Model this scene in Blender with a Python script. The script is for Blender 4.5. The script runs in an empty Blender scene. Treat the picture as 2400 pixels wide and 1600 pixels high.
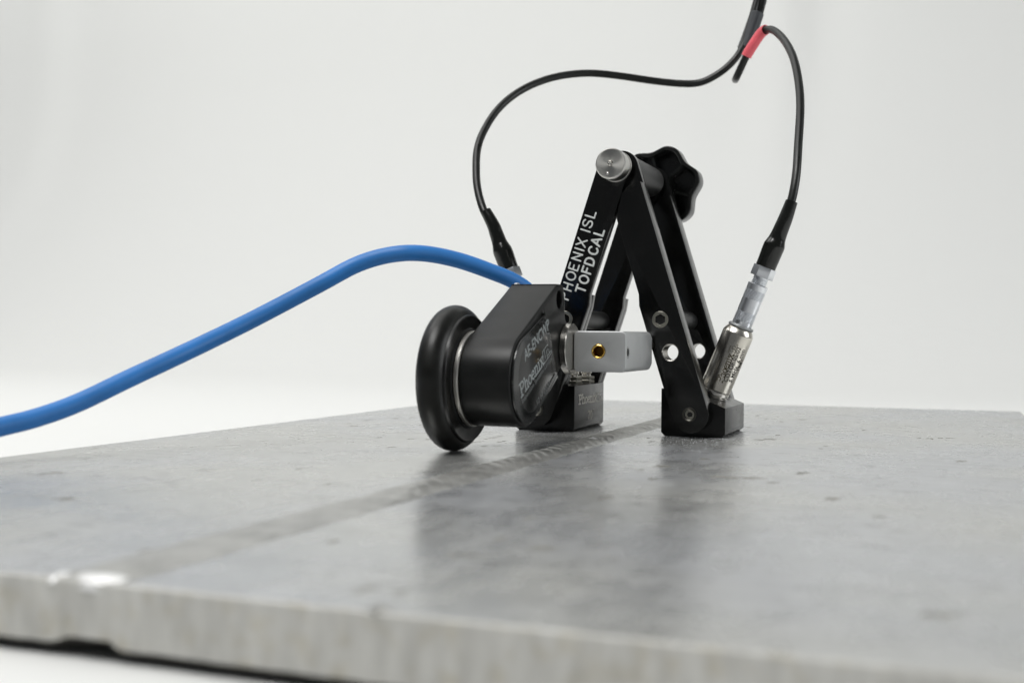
import bpy, bmesh, math, random
from mathutils import Vector, Matrix, noise
S = 0.001                       # everything below is written in millimetres
sc = bpy.context.scene
COL = sc.collection
rad = math.radians

# ------------------------------------------------------------------ camera
cd = bpy.data.cameras.new("camera"); cam = bpy.data.objects.new("camera", cd); COL.objects.link(cam)
sc.camera = cam
cd.sensor_width = 36; cd.lens = 41.91; cd.clip_start = 0.005; cd.clip_end = 20
YAW, PIT, ROL = -0.3654, -0.0072, 0.0106
fw = Vector((math.sin(YAW)*math.cos(PIT), math.cos(YAW)*math.cos(PIT), math.sin(PIT)))
r0 = Vector((math.cos(YAW), -math.sin(YAW), 0)); u0 = r0.cross(fw)
rr = math.cos(ROL)*r0 + math.sin(ROL)*u0; uu = -math.sin(ROL)*r0 + math.cos(ROL)*u0
CAMP = Vector((89.04, -468.68, 40.66))
m = Matrix((rr, uu, -fw)).transposed().to_4x4(); m.translation = CAMP*S
cam.matrix_world = m
cd.dof.use_dof = True; cd.dof.focus_distance = 0.468; cd.dof.aperture_fstop = 14; cd.dof.aperture_blades = 0

# ------------------------------------------------------------------ world and lamps
w = bpy.data.worlds.new("World"); sc.world = w; w.use_nodes = True
w.node_tree.nodes["Background"].inputs[0].default_value = (0.93, 0.97, 1.0, 1)
w.node_tree.nodes["Background"].inputs[1].default_value = 0.14
def area(name, loc, target, size, power, size_y=None, col=(1, 1, 1)):
    l = bpy.data.lights.new(name, 'AREA'); l.energy = power; l.size = size; l.color = col
    if size_y: l.shape = 'RECTANGLE'; l.size_y = size_y
    o = bpy.data.objects.new(name, l); COL.objects.link(o)
    o.location = Vector(loc)
    o.rotation_euler = (Vector(target)-Vector(loc)).to_track_quat('-Z', 'Y').to_euler()
    return o
area("ceiling_softbox", (-0.65, 0.05, 1.3), (-0.6, 0.05, 0), 1.5, 7.4, 1.1, (1, 0.99, 0.975))
area("side_softbox", (0.9, 0.1, 0.4), (0, 0.0, 0.05), 0.5, 3.0, 0.5, (0.97, 0.99, 1))
area("front_softbox", (-0.3, -0.75, 1.45), (-0.15, 0, 0.0), 0.9, 17.5, 0.6, (1, 0.995, 0.98))
area("backdrop_fill", (-1.75, 0.2, 1.5), (-1.6, 1.17, 0.9), 1.8, 9.2, 0.6, (1, 0.998, 0.98))  # unseen lamp, added so the backdrop comes out evenly bright
sc.view_settings.view_transform = 'Standard'; sc.view_settings.look = 'None'
sc.view_settings.exposure = 0.0; sc.view_settings.gamma = 1.0
sc.cycles.use_denoising = True

# ------------------------------------------------------------------ materials
def N(nt, t, **k):
    n = nt.nodes.new(t)
    for a, b in k.items(): setattr(n, a, b)
    return n
def mat(name, col, metal=0.0, rough=0.5, coat=0.0, bump=None, var=None, rvar=None, spec=None, aniso=None):
    """col linear rgb; bump=(scale per mm, distance mm[, stretch]); var=(scale, amount); rvar=(scale, amount)"""
    m = bpy.data.materials.new(name); m.use_nodes = True; nt = m.node_tree
    b = nt.nodes["Principled BSDF"]; lk = nt.links.new
    b.inputs["Base Color"].default_value = (*col, 1); b.inputs["Metallic"].default_value = metal
    b.inputs["Roughness"].default_value = rough; b.inputs["Coat Weight"].default_value = coat
    b.inputs["Coat Roughness"].default_value = 0.12
    if spec is not None: b.inputs["Specular IOR Level"].default_value = spec
    tc = N(nt, "ShaderNodeTexCoord")
    def noi(scale, detail=4, stretch=(1, 1, 1)):
        mp = N(nt, "ShaderNodeMapping"); mp.inputs["Scale"].default_value = [1000*q for q in stretch]
        lk(tc.outputs["Object"], mp.inputs["Vector"])
        n = N(nt, "ShaderNodeTexNoise"); n.inputs["Scale"].default_value = scale; n.inputs["Detail"].default_value = detail
        lk(mp.outputs[0], n.inputs["Vector"]); return n
    if var:
        n = noi(var[0]); r = N(nt, "ShaderNodeMapRange")
        r.inputs[1].default_value = .3; r.inputs[2].default_value = .7
        r.inputs[3].default_value = 1-var[1]; r.inputs[4].default_value = 1+var[1]
        lk(n.outputs[0], r.inputs[0])
        mx = N(nt, "ShaderNodeVectorMath", operation='SCALE'); mx.inputs[0].default_value = col
        lk(r.outputs[0], mx.inputs["Scale"]); lk(mx.outputs[0], b.inputs["Base Color"])
    if rvar:
        n = noi(rvar[0], 5); r = N(nt, "ShaderNodeMapRange")
        r.inputs[1].default_value = .3; r.inputs[2].default_value = .7
        r.inputs[3].default_value = max(0.02, rough-rvar[1]); r.inputs[4].default_value = rough+rvar[1]
        lk(n.outputs[0], r.inputs[0]); lk(r.outputs[0], b.inputs["Roughness"])
    if bump:
        n = noi(bump[0], 3, bump[2] if len(bump) > 2 else (1, 1, 1))
        bp = N(nt, "ShaderNodeBump"); bp.inputs["Strength"].default_value = 1
        bp.inputs["Distance"].default_value = bump[1]*S
        lk(n.outputs[0], bp.inputs["Height"]); lk(bp.outputs[0], b.inputs["Normal"])
    if aniso:
        b.inputs["Anisotropic"].default_value = aniso[0]
        t = N(nt, "ShaderNodeTangent", direction_type='RADIAL', axis=aniso[1]); lk(t.outputs[0], b.inputs["Tangent"])
    return m
M_ANOD = mat("black_anodised", (.0013, .0014, .0011), 0, .20, bump=(9, .0012), var=(.25, .2), rvar=(.12, .04), spec=.5)
M_SHOE = mat("black_shoe", (.0013, .0014, .0011), 0, .24, bump=(9, .0012), rvar=(.12, .04), spec=.42)
M_KNOB = mat("black_knob_plastic", (.006, .0065, .006), 0, .22, bump=(.5, .05), rvar=(.2, .06))
M_RUBBER = mat("black_rubber", (.005, .0053, .0043), 0, .36, bump=(5, .008), var=(.3, .3), rvar=(.15, .08), spec=.36)
M_HUB = mat("black_hub", (.003, .0032, .003), 0, .34, rvar=(.2, .06), spec=.3)
M_HOUS = mat("black_housing_plastic", (.0065, .007, .0067), 0, .38, bump=(1.3, .012), var=(.12, .3), rvar=(.12, .05), spec=.27)
M_LABEL = mat("glossy_black_label", (.011, .012, .012), 0, .14, rvar=(.1, .04), bump=(.12, .02))
M_BOOT = mat("black_heat_shrink", (.0045, .005, .004), 0, .2, bump=(.35, .04), rvar=(.2, .05))
M_CABLE = mat("black_cable_jacket", (.008, .009, .008), 0, .34, bump=(3, .02), var=(.1, .25), rvar=(.2, .08), spec=.38)
M_GREYSH = mat("dark_grey_heat_shrink", (.035, .039, .045), 0, .5, bump=(1.5, .02), var=(.2, .15))
M_RED = mat("red_sleeve", (.80, .12, .15), 0, .45, bump=(2, .01), var=(.15, .08))
M_BLUE = mat("blue_cable_jacket", (.024, .185, .53), 0, .5, bump=(1.5, .02), var=(.06, .12), rvar=(.1, .06))
M_STEEL = mat("stainless", (.62, .59, .53), 1, .24, rvar=(.06, .03), aniso=(.3, 'Z'))
M_SATIN = mat("satin_nickel", (.78, .80, .83), 1, .28, bump=(8, .004))
M_TURN = mat("turned_steel", (.56, .55, .52), 1, .32, rvar=(.1, .03), aniso=(.85, 'Y'))
M_RING = mat("bright_ring", (.55, .53, .49), 1, .22, aniso=(.4, 'Z'))
M_RINGDK = mat("dull_ring", (.72, .70, .66), 1, .36)
M_ROD = mat("matt_black_rod", (.010, .0105, .010), 0, .42, var=(.2, .2), spec=.5)
M_BOLT = mat("bolt_steel", (.30, .29, .25), 1, .33, bump=(3, .02))
M_BOLTDK = mat("socket_steel", (.075, .073, .065), 1, .4, bump=(3, .02))
M_ALU = mat("bead_blasted_aluminium", (.56, .57, .57), .85, .56, bump=(10, .004), var=(.08, .05), rvar=(.1, .04))
M_BRASS = mat("brass", (.72, .48, .13), 1, .2, bump=(2, .03))
M_BRASSDK = mat("brass_bore_shade", (.12, .07, .02), 1, .4)  # darker brass, with the bore's shade put into the colour
M_DARK = mat("hole_shade", (.01, .01, .01), 0, .6)  # near-black colour stands in for the shade inside holes
M_WHITE = mat("white_filled_engraving", (.66, .68, .66), 0, .5, bump=(4, .03), var=(.8, .15))
M_PRINT = mat("grey_print", (.33, .36, .36), 0, .45)
M_PRINTD = mat("dim_grey_print", (.16, .17, .17), 0, .5)
M_ETCH = mat("laser_etching", (.62, .60, .54), 0, .5)
M_INK = mat("dark_laser_marking", (.018, .016, .010), 0, .45)
M_INKO = mat("oxidised_laser_marking", (.045, .037, .016), .3, .4, var=(.9, .4))
M_GLAND = mat("grey_plastic_gland", (.55, .56, .56), 0, .4)
M_ORING = mat("grey_o_ring", (.30, .31, .31), .4, .35)

# ------------------------------------------------------------------ mesh helpers
def tagk(o, label=None, cat=None, group=None, kind=None):
    if label: o["label"] = label
    if cat: o["category"] = cat
    if group: o["group"] = group
    if kind: o["kind"] = kind
    return o
def empty(name, base, label, cat, group=None):
    o = bpy.data.objects.new(name, None); COL.objects.link(o); o.location = Vector(base)*S
    o.empty_display_size = .005
    return tagk(o, label, cat, group)
def mesh(name, geo, mt, parent=None, angle=32, local=False, fix=True):
    """geo=(verts mm in place, faces); parent at world offset is subtracted unless local"""
    V, F = geo
    off = Vector((0, 0, 0))
    if parent is not None and not local:
        p = parent
        while p: off += p.location/S; p = p.parent
    me = bpy.data.meshes.new(name)
    me.from_pydata([((Vector(v)-off)*S)[:] for v in V], [], F)
    if fix:
        bm = bmesh.new(); bm.from_mesh(me); bmesh.ops.recalc_face_normals(bm, faces=bm.faces); bm.to_mesh(me); bm.free()
    me.polygons.foreach_set("use_smooth", [True]*len(me.polygons)); me.set_sharp_from_angle(angle=rad(angle))
    me.materials.append(mt)
    o = bpy.data.objects.new(name, me); COL.objects.link(o)
    if parent is not None: o.parent = parent
    return o
def join(*gs):
    V, F = [], []
    for v, f in gs:
        k = len(V); V += [Vector(q) for q in v]; F += [[i+k for i in q] for q in f]
    return V, F
def xf(geo, fn): return [fn(Vector(v)) for v in geo[0]], geo[1]
def prism(loops, depth, bevel=.2, res=2, w0=0.0):
    """2-D loops (outer and holes) filled and extruded to w in [w0, w0+depth] with bevelled rims"""
    cu = bpy.data.curves.new("tmp", 'CURVE'); cu.dimensions = '2D'; cu.fill_mode = 'BOTH'
    cu.extrude = max(depth/2-bevel, 1e-5); cu.bevel_depth = bevel; cu.bevel_resolution = res; cu.offset = -bevel
    for lp in loops:
        sp = cu.splines.new('POLY'); sp.points.add(len(lp)-1)
        for i, q in enumerate(lp): sp.points[i].co = (q[0], q[1], 0, 1)
        sp.use_cyclic_u = True
    o = bpy.data.objects.new("tmp", cu); me = bpy.data.meshes.new_from_object(o)
    bm = bmesh.new(); bm.from_mesh(me); bmesh.ops.remove_doubles(bm, verts=bm.verts, dist=1e-4)
    V = [v.co.copy()+Vector((0, 0, w0+depth/2)) for v in bm.verts]; F = [[v.index for v in f.verts] for f in bm.faces]
    bm.free(); bpy.data.objects.remove(o); bpy.data.curves.remove(cu); bpy.data.meshes.remove(me)
    return V, F
def circle(cx, cy, r, n=48, a0=0.0, a1=2*math.pi, close=True):
    k = n if close else n+1
    return [(cx+r*math.cos(a0+(a1-a0)*i/n), cy+r*math.sin(a0+(a1-a0)*i/n)) for i in range(k)]
def rrect(x0, y0, x1, y1, r, n=6):
    P = []
    for cx, cy, a in ((x1-r, y1-r, 0), (x0+r, y1-r, 90), (x0+r, y0+r, 180), (x1-r, y0+r, 270)):
        P += [(cx+r*math.cos(rad(a+90*i/n)), cy+r*math.sin(rad(a+90*i/n))) for i in range(n+1)]
    return P
def roundpoly(pts, n=5):
    """pts (x,y,r): corners rounded by radius r"""
    out = []
    k = len(pts)
    for i in range(k):
        p = Vector(pts[i][:2]); a = Vector(pts[i-1][:2]); b = Vector(pts[(i+1) % k][:2]); r = pts[i][2]
        if r <= 0: out.append(tuple(p)); continue
        u = (a-p).normalized(); v = (b-p).normalized()
        ang = math.acos(max(-1, min(1, u.dot(v)))); t = min(r/math.tan(ang/2), (a-p).length*.48, (b-p).length*.48)
        A = p+u*t; B = p+v*t
        for j in range(n+1):
            s = j/n; out.append(tuple(A*(1-s)**2+p*2*s*(1-s)+B*s*s))
    return out
def lathe(prof, n=64, hexr=False):
    """profile [(r, w)] revolved round w; ends are closed"""
    V, F = [], []
    for r, wz in prof:
        for i in range(n): a = 2*math.pi*i/n; V.append(Vector((r*math.cos(a), r*math.sin(a), wz)))
    for j in range(len(prof)-1):
        for i in range(n):
            k = (i+1) % n; F.append([j*n+i, j*n+k, (j+1)*n+k, (j+1)*n+i])
    if prof[0][0] > 1e-6: F.append(list(range(n))[::-1])
    if prof[-1][0] > 1e-6: F.append([(len(prof)-1)*n+i for i in range(n)])
    return V, F
def ringgeo(prof, n=64):
    """closed profile loop revolved"""
    V, F = [], []; m_ = len(prof)
    for r, wz in prof:
        for i in range(n): a = 2*math.pi*i/n; V.append(Vector((r*math.cos(a), r*math.sin(a), wz)))
    for j in range(m_):
        for i in range(n):
            k = (i+1) % n; q = (j+1) % m_; F.append([j*n+i, j*n+k, q*n+k, q*n+i])
    return V, F
def catmull(P, sub=10):
    P = [Vector(p) for p in P]; P = [2*P[0]-P[1]]+P+[2*P[-1]-P[-2]]; out = []
    for i in range(1, len(P)-2):
        a, b, c, d = P[i-1:i+3]
        for s in range(sub):
            t = s/sub
            out.append(.5*((2*b)+(c-a)*t+(2*a-5*b+4*c-d)*t*t+(3*b-a-3*c+d)*t**3))
    out.append(P[-2]); return out
def smooth_path(P, it=2):
    for _ in range(it): P = [P[0]]+[(P[i-1]+2*P[i]+P[i+1])/4 for i in range(1, len(P)-1)]+[P[-1]]
    return P
def tube(path, rad_, n=20, cap=True, wob=0.0, seed=0):
    """path of Vectors, rad_ constant or list"""
    V, F = [], []; k = len(path)
    R = rad_ if isinstance(rad_, (list, tuple)) else [rad_]*k
    t = [(path[min(i+1, k-1)]-path[max(i-1, 0)]).normalized() for i in range(k)]
    nrm = t[0].orthogonal().normalized()
    for i in range(k):
        nrm = (nrm-t[i]*nrm.dot(t[i])).normalized(); bn = t[i].cross(nrm)
        for j in range(n):
            a = 2*math.pi*j/n
            r = R[i]*(1+wob*noise.noise(Vector((i*.13+seed, math.cos(a), math.sin(a)))))
            V.append(path[i]+(nrm*math.cos(a)+bn*math.sin(a))*r)
    for i in range(k-1):
        for j in range(n):
            q = (j+1) % n; F.append([i*n+j, i*n+q, (i+1)*n+q, (i+1)*n+j])
    if cap: F.append(list(range(n))[::-1]); F.append([(k-1)*n+j for j in range(n)])
    return V, F
def box(x0, x1, y0, y1, z0, z1):
    V = [(x, y, z) for x in (x0, x1) for y in (y0, y1) for z in (z0, z1)]
    return [Vector(v) for v in V], [[0, 1, 3, 2], [4, 6, 7, 5], [0, 4, 5, 1], [2, 3, 7, 6], [0, 2, 6, 4], [1, 5, 7, 3]]
# plane maps: (u, v, w) -> world
def XZ(y0):  return lambda p: Vector((p.x, y0+p.z, p.y))           # w runs away from the camera
def YZ(x0):  return lambda p: Vector((x0+p.z, p.x, p.y))           # w runs to the right
def axisY(cx, cz, y0=0): return lambda p: Vector((cx+p.x, y0+p.z, cz+p.y))
def axisX(cy, cz, x0=0): return lambda p: Vector((x0+p.z, cy+p.x, cz+p.y))

# ------------------------------------------------------------------ lettering
G = {  # single-stroke letters in a 1-high box
 'P': (.55, [[(0, 0), (0, 1), (.35, 1), (.5, .93), (.55, .76), (.5, .59), (.35, .52), (0, .52)]]),
 'H': (.62, [[(0, 0), (0, 1)], [(.62, 0), (.62, 1)], [(0, .5), (.62, .5)]]),
 'O': (.8, [[(.4+.4*math.cos(i*math.pi/10), .5+.5*math.sin(i*math.pi/10)) for i in range(21)]]),
 'E': (.58, [[(.58, 0), (0, 0), (0, 1), (.58, 1)], [(0, .52), (.46, .52)]]),
 'N': (.65, [[(0, 0), (0, 1), (.65, 0), (.65, 1)]]),
 'I': (.02, [[(0, 0), (0, 1)]]),
 'X': (.7, [[(0, 0), (.7, 1)], [(0, 1), (.7, 0)]]),
 'S': (.66, [[(0, .17), (.1, .05), (.3, 0), (.5, .02), (.63, .13), (.65, .28), (.56, .42), (.33, .5), (.12, .57), (.02, .71), (.04, .86), (.16, .97), (.35, 1), (.53, .96), (.63, .85)]]),
 'L': (.55, [[(0, 1), (0, 0), (.55, 0)]]),
 'T': (.7, [[(0, 1), (.7, 1)], [(.35, 0), (.35, 1)]]),
 'F': (.58, [[(0, 0), (0, 1), (.58, 1)], [(0, .52), (.46, .52)]]),
 'D': (.68, [[(0, 0), (0, 1), (.28, 1), (.5, .93), (.64, .75), (.68, .5), (.64, .25), (.5, .07), (.28, 0), (0, 0)]]),
 'C': (.7, [[(.7, .2), (.6, .07), (.42, 0), (.22, .04), (.07, .2), (0, .5), (.07, .8), (.22, .96), (.42, 1), (.6, .93), (.7, .8)]]),
 'A': (.76, [[(0, 0), (.38, 1), (.76, 0)], [(.13, .33), (.63, .33)]]),
 # serif logo letters
 'p_': (.62, [[(.16, 0), (.16, 1)], [(.0, 0), (.34, 0)], [(0, 1), (.38, 1), (.54, .93), (.6, .76), (.52, .58), (.36, .5), (.16, .5)]]),
 'h_': (.58, [[(.12, 0), (.12, 1)], [(0, 1), (.12, 1)], [(.0, 0), (.24, 0)], [(.12, .52), (.26, .66), (.4, .64), (.46, .5), (.46, 0)], [(.36, 0), (.58, 0)]]),
 'o_': (.46, [[(.23+.21*math.cos(i*math.pi/7), .33+.33*math.sin(i*math.pi/7)) for i in range(15)]]),
 'e_': (.44, [[(.02, .36), (.42, .36), (.38, .56), (.24, .66), (.08, .56), (.02, .34), (.08, .1), (.24, 0), (.42, .1)]]),
 'n_': (.56, [[(.12, 0), (.12, .66)], [(0, .66), (.12, .66)], [(.0, 0), (.24, 0)], [(.12, .52), (.26, .66), (.4, .64), (.45, .5), (.45, 0)], [(.35, 0), (.57, 0)]]),
 'i_': (.26, [[(.13, 0), (.13, .66)], [(.02, .66), (.13, .66)], [(.0, 0), (.26, 0)], [(.12, .9), (.14, .9)]]),
 'x_': (.52, [[(.04, 0), (.48, .66)], [(.04, .66), (.48, 0)], [(0, 0), (.16, 0)], [(.36, 0), (.52, 0)], [(0, .66), (.18, .66)], [(.36, .66), (.5, .66)]]),
}
def capsule(a, b, hw, hh, n=8):
    """flattened capsule from a to b (2-D), half width hw, half height hh"""
    a = Vector((a[0], a[1])); b = Vector((b[0], b[1])); d = b-a; L = d.length
    d = d.normalized() if L > 1e-6 else Vector((1, 0)); e = Vector((-d.y, d.x))
    st = [(a, -1), (a, -.75), (a, -.35), (a, 0), (b, 0), (b, .35), (b, .75), (b, 1)]
    V, F = [], []
    for c, s in st:
        k = math.sqrt(max(0, 1-s*s)) if abs(s) < 1 else .02
        for j in range(n):
            t = 2*math.pi*j/n; q = c+d*(s*hw)+e*(math.cos(t)*hw*k)
            V.append(Vector((q.x, q.y, math.sin(t)*hh*k)))
    for i in range(len(st)-1):
        for j in range(n):
            q = (j+1) % n; F.append([i*n+j, i*n+q, (i+1)*n+q, (i+1)*n+j])
    F.append(list(range(n))[::-1]); F.append([(len(st)-1)*n+j for j in range(n)])
    return V, F
def strokes(lines, hw, hh):
    g = []
    for ln in lines:
        for i in range(len(ln)-1): g.append(capsule(ln[i], ln[i+1], hw, hh))
    return join(*g)
def text_strokes(s, h, hw, hh, x=0, y=0, gap=.28, sx=1.0, slant=0.0, space=.6):
    L = []
    for ch in s:
        if ch == ' ': x += space*h; continue
        wd, ls = G[ch]
        for ln in ls: L.append([(x+(u*sx+v*slant)*h, y+v*h) for u, v in ln])
        x += (wd*sx+gap)*h
    return strokes(L, hw, hh), x
def logo(h, hw, hh, gap=.1, slant=0.0, sx=1.0):
    """serif word mark followed by a stepped outlined box"""
    L = []; x = 0
    for ch in ('p_', 'h_', 'o_', 'e_', 'n_', 'i_', 'x_'):
        wd, ls = G[ch]
        for ln in ls: L.append([(x+(u*sx+v*slant)*h, v*h) for u, v in ln])
        x += (wd*sx+gap)*h
    thick = strokes(L, hw, hh)
    B = [[(0, -.02), (0, .98), (.9, .98), (.9, .86)], [(.3, .98), (.3, .2)], [(0, -.02), (1.35, -.02), (1.35, .18), (1.0, .18)],
         [(.62, .0), (.62, .62), (.9, .62)], [(1.0, .5), (1.0, .18), (.62, .18)]]
    B = [[(x+(u*sx+v*slant)*h, v*h) for u, v in ln] for ln in B]
    return thick, strokes(B, hw*.5, hh*.8), x+1.35*h*sx
def bfont(s, h, thick=.03, bold=0.0, sx=1.0, gap=1.0):
    cu = bpy.data.curves.new("tmp", 'FONT'); cu.body = s; cu.size = h/.729; cu.extrude = thick/2; cu.offset = bold
    cu.space_character = gap; cu.resolution_u = 3
    o = bpy.data.objects.new("tmp", cu); COL.objects.link(o)
    dg = bpy.context.evaluated_depsgraph_get(); me = bpy.data.meshes.new_from_object(o.evaluated_get(dg))
    V = [Vector((v.co.x*sx, v.co.y, v.co.z)) for v in me.vertices]; F = [list(p.vertices) for p in me.polygons]
    bpy.data.objects.remove(o); bpy.data.curves.remove(cu); bpy.data.meshes.remove(me)
    return V, F
def width(geo): return max(v.x for v in geo[0])

# ================================================================== setting
def backdrop():
    # one seamless white sweep: floor, curve, wall; soft vertical folds in the wall
    prof = [(-900, 0), (-500, 0), (-200, 0), (100, 0), (350, 0), (550, 0)]
    prof += [(650+520*math.sin(a), 520-520*math.cos(a)) for a in [rad(i*7.5) for i in range(0, 13)]]
    prof += [(1170, 520+i*160) for i in range(1, 14)]
    xs = [-2600+i*22 for i in range(237)]
    V, F = [], []
    for (y, z) in prof:
        k = max(0, min(1, (z-60)/380))
        for x in xs:
            f = 0
            for c, wd, a in ((-150, 30, -10), (-100, 38, 7), (-200, 46, 5), (-1400, 40, -7), (-1340, 70, 5), (-1100, 160, -5), (320, 120, -6), (-560, 220, 4)):
                f += a*math.exp(-((x-c-(z-400)*.03)/wd)**2)
            wr = 5*noise.noise(Vector((x*.002, y*.002, z*.003)))
            V.append(Vector((x, y+(f+wr)*k, z-12.8)))
    n = len(xs)
    for j in range(len(prof)-1):
        for i in range(n-1): F.append([j*n+i, j*n+i+1, (j+1)*n+i+1, (j+1)*n+i])
    mt = mat("white_backdrop_cloth", (.80, .805, .79), 0, .9, bump=(.05, .4), spec=.1)
    o = mesh("backdrop", (V, F), mt, None, 80, fix=False)
    tagk(o, "seamless white backdrop sweep with faint soft folds", None, None, "structure")
backdrop()

# ================================================================== steel plate
def plate_material():
    m = bpy.data.materials.new("mill_finish_steel"); m.use_nodes = True; nt = m.node_tree; lk = nt.links.new
    b = nt.nodes["Principled BSDF"]; tc = N(nt, "ShaderNodeTexCoord")
    def mp(sx, sy, sz=1, rot=0):
        q = N(nt, "ShaderNodeMapping"); q.inputs["Scale"].default_value = (1000*sx, 1000*sy, 1000*sz)
        q.inputs["Rotation"].default_value = (0, 0, rot); lk(tc.outputs["Object"], q.inputs["Vector"]); return q
    def noi(mpn, scale, detail=5, rough=.5):
        n = N(nt, "ShaderNodeTexNoise"); n.inputs["Scale"].default_value = scale; n.inputs["Detail"].default_value = detail
        n.inputs["Roughness"].default_value = rough; lk(mpn.outputs[0], n.inputs["Vector"]); return n
    def mr(sock, a, b_, c, d):
        r = N(nt, "ShaderNodeMapRange"); r.inputs[1].default_value = a; r.inputs[2].default_value = b_
        r.inputs[3].default_value = c; r.inputs[4].default_value = d; lk(sock, r.inputs[0]); return r.outputs[0]
    def mul(a, c):
        q = N(nt, "ShaderNodeMath", operation='MULTIPLY'); lk(a, q.inputs[0])
        if isinstance(c, (int, float)): q.inputs[1].default_value = c
        else: lk(c, q.inputs[1])
        return q.outputs[0]
    big = noi(mp(1, 1), .022, 6, .6); mid = noi(mp(1, .45), .16, 5, .6); fine = noi(mp(1, 1), .8, 4)
    streak = noi(mp(.25, 1.6), .14, 5, .65)
    spots = noi(mp(.55, 1), .42, 3, .5); dash = noi(mp(.28, 2.2), .30, 2, .4); gate = noi(mp(1, 1), .035, 2)
    v = mul(mr(big.outputs[0], .3, .7, .93, 1.06), mr(mid.outputs[0], .3, .7, .9, 1.08))
    v = mul(v, mr(streak.outputs[0], .3, .7, .9, 1.07))
    fs = noi(mp(.10, 2.4), .55, 4, .6); v = mul(v, mr(fs.outputs[0], .3, .7, .96, 1.03))
    v = mul(v, mr(spots.outputs[0], .29, .35, .6, 1.0))
    g2 = mr(gate.outputs[0], .44, .56, 0, 1)
    dd = mr(dash.outputs[0], .32, .345, .3, 1.0)
    mx = N(nt, "ShaderNodeMix"); mx.data_type = 'FLOAT'; lk(g2, mx.inputs[0]); mx.inputs[2].default_value = 1; lk(dd, mx.inputs[3])
    v = mul(v, mx.outputs[0])
    tint = noi(mp(1, 1), .012, 3)
    cr = N(nt, "ShaderNodeMix"); cr.data_type = 'RGBA'; lk(mr(tint.outputs[0], .4, .62, 0, 1), cr.inputs[0])
    cr.inputs[6].default_value = (.50, .502, .485, 1); cr.inputs[7].default_value = (.475, .485, .50, 1)
    sc_ = N(nt, "ShaderNodeVectorMath", operation='SCALE'); lk(cr.outputs[2], sc_.inputs[0]); lk(v, sc_.inputs["Scale"])
    lk(sc_.outputs[0], b.inputs["Base Color"])
    b.inputs["Metallic"].default_value = .6
    rg = N(nt, "ShaderNodeMath", operation='ADD'); lk(mr(big.outputs[0], .3, .7, .22, .31), rg.inputs[0])
    lk(mr(mid.outputs[0], .3, .7, -.03, .04), rg.inputs[1]); lk(rg.outputs[0], b.inputs["Roughness"])
    b1 = N(nt, "ShaderNodeBump"); b1.inputs["Strength"].default_value = 1; b1.inputs["Distance"].default_value = .055*S
    lk(mid.outputs[0], b1.inputs["Height"])
    b2 = N(nt, "ShaderNodeBump"); b2.inputs["Strength"].default_value = 1; b2.inputs["Distance"].default_value = .016*S
    lk(fine.outputs[0], b2.inputs["Height"]); lk(b1.outputs[0], b2.inputs["Normal"]); lk(b2.outputs[0], b.inputs["Normal"])
    return m
def edge_material():
    m = bpy.data.materials.new("sawn_steel_edge"); m.use_nodes = True; nt = m.node_tree; lk = nt.links.new
    b = nt.nodes["Principled BSDF"]; tc = N(nt, "ShaderNodeTexCoord")
    q = N(nt, "ShaderNodeMapping"); q.inputs["Scale"].default_value = (1000, 1000, 260); lk(tc.outputs["Object"], q.inputs["Vector"])
    n = N(nt, "ShaderNodeTexNoise"); n.inputs["Scale"].default_value = .4; n.inputs["Detail"].default_value = 6; lk(q.outputs[0], n.inputs["Vector"])
    q2 = N(nt, "ShaderNodeMapping"); q2.inputs["Scale"].default_value = (1000, 1000, 1000); lk(tc.outputs["Object"], q2.inputs["Vector"])
    n2 = N(nt, "ShaderNodeTexNoise"); n2.inputs["Scale"].default_value = .28; n2.inputs["Detail"].default_value = 4; lk(q2.outputs[0], n2.inputs["Vector"])
    r1 = N(nt, "ShaderNodeValToRGB"); lk(n.outputs[0], r1.inputs[0])
    r1.color_ramp.elements[0].position = .3; r1.color_ramp.elements[0].color = (.46, .455, .43, 1)
    r1.color_ramp.elements[1].position = .7; r1.color_ramp.elements[1].color = (.61, .605, .575, 1)
    r2 = N(nt, "ShaderNodeValToRGB"); lk(n2.outputs[0], r2.inputs[0])
    r2.color_ramp.elements[0].position = .3; r2.color_ramp.elements[0].color = (.90, .87, .80, 1)
    r2.color_ramp.elements[1].position = .5; r2.color_ramp.elements[1].color = (1, 1, 1, 1)
    mx = N(nt, "ShaderNodeMix"); mx.data_type = 'RGBA'; mx.blend_type = 'MULTIPLY'; mx.inputs[0].default_value = 1
    lk(r1.outputs[0], mx.inputs[6]); lk(r2.outputs[0], mx.inputs[7]); lk(mx.outputs[2], b.inputs["Base Color"])
    b.inputs["Metallic"].default_value = .25; b.inputs["Roughness"].default_value = .55
    bp = N(nt, "ShaderNodeBump"); bp.inputs["Distance"].default_value = .15*S; bp.inputs["Strength"].default_value = 1
    lk(n.outputs[0], bp.inputs["Height"]); lk(bp.outputs[0], b.inputs["Normal"])
    return m
M_PLATE = plate_material(); M_EDGE = edge_material()
TH = 11.2
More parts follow.
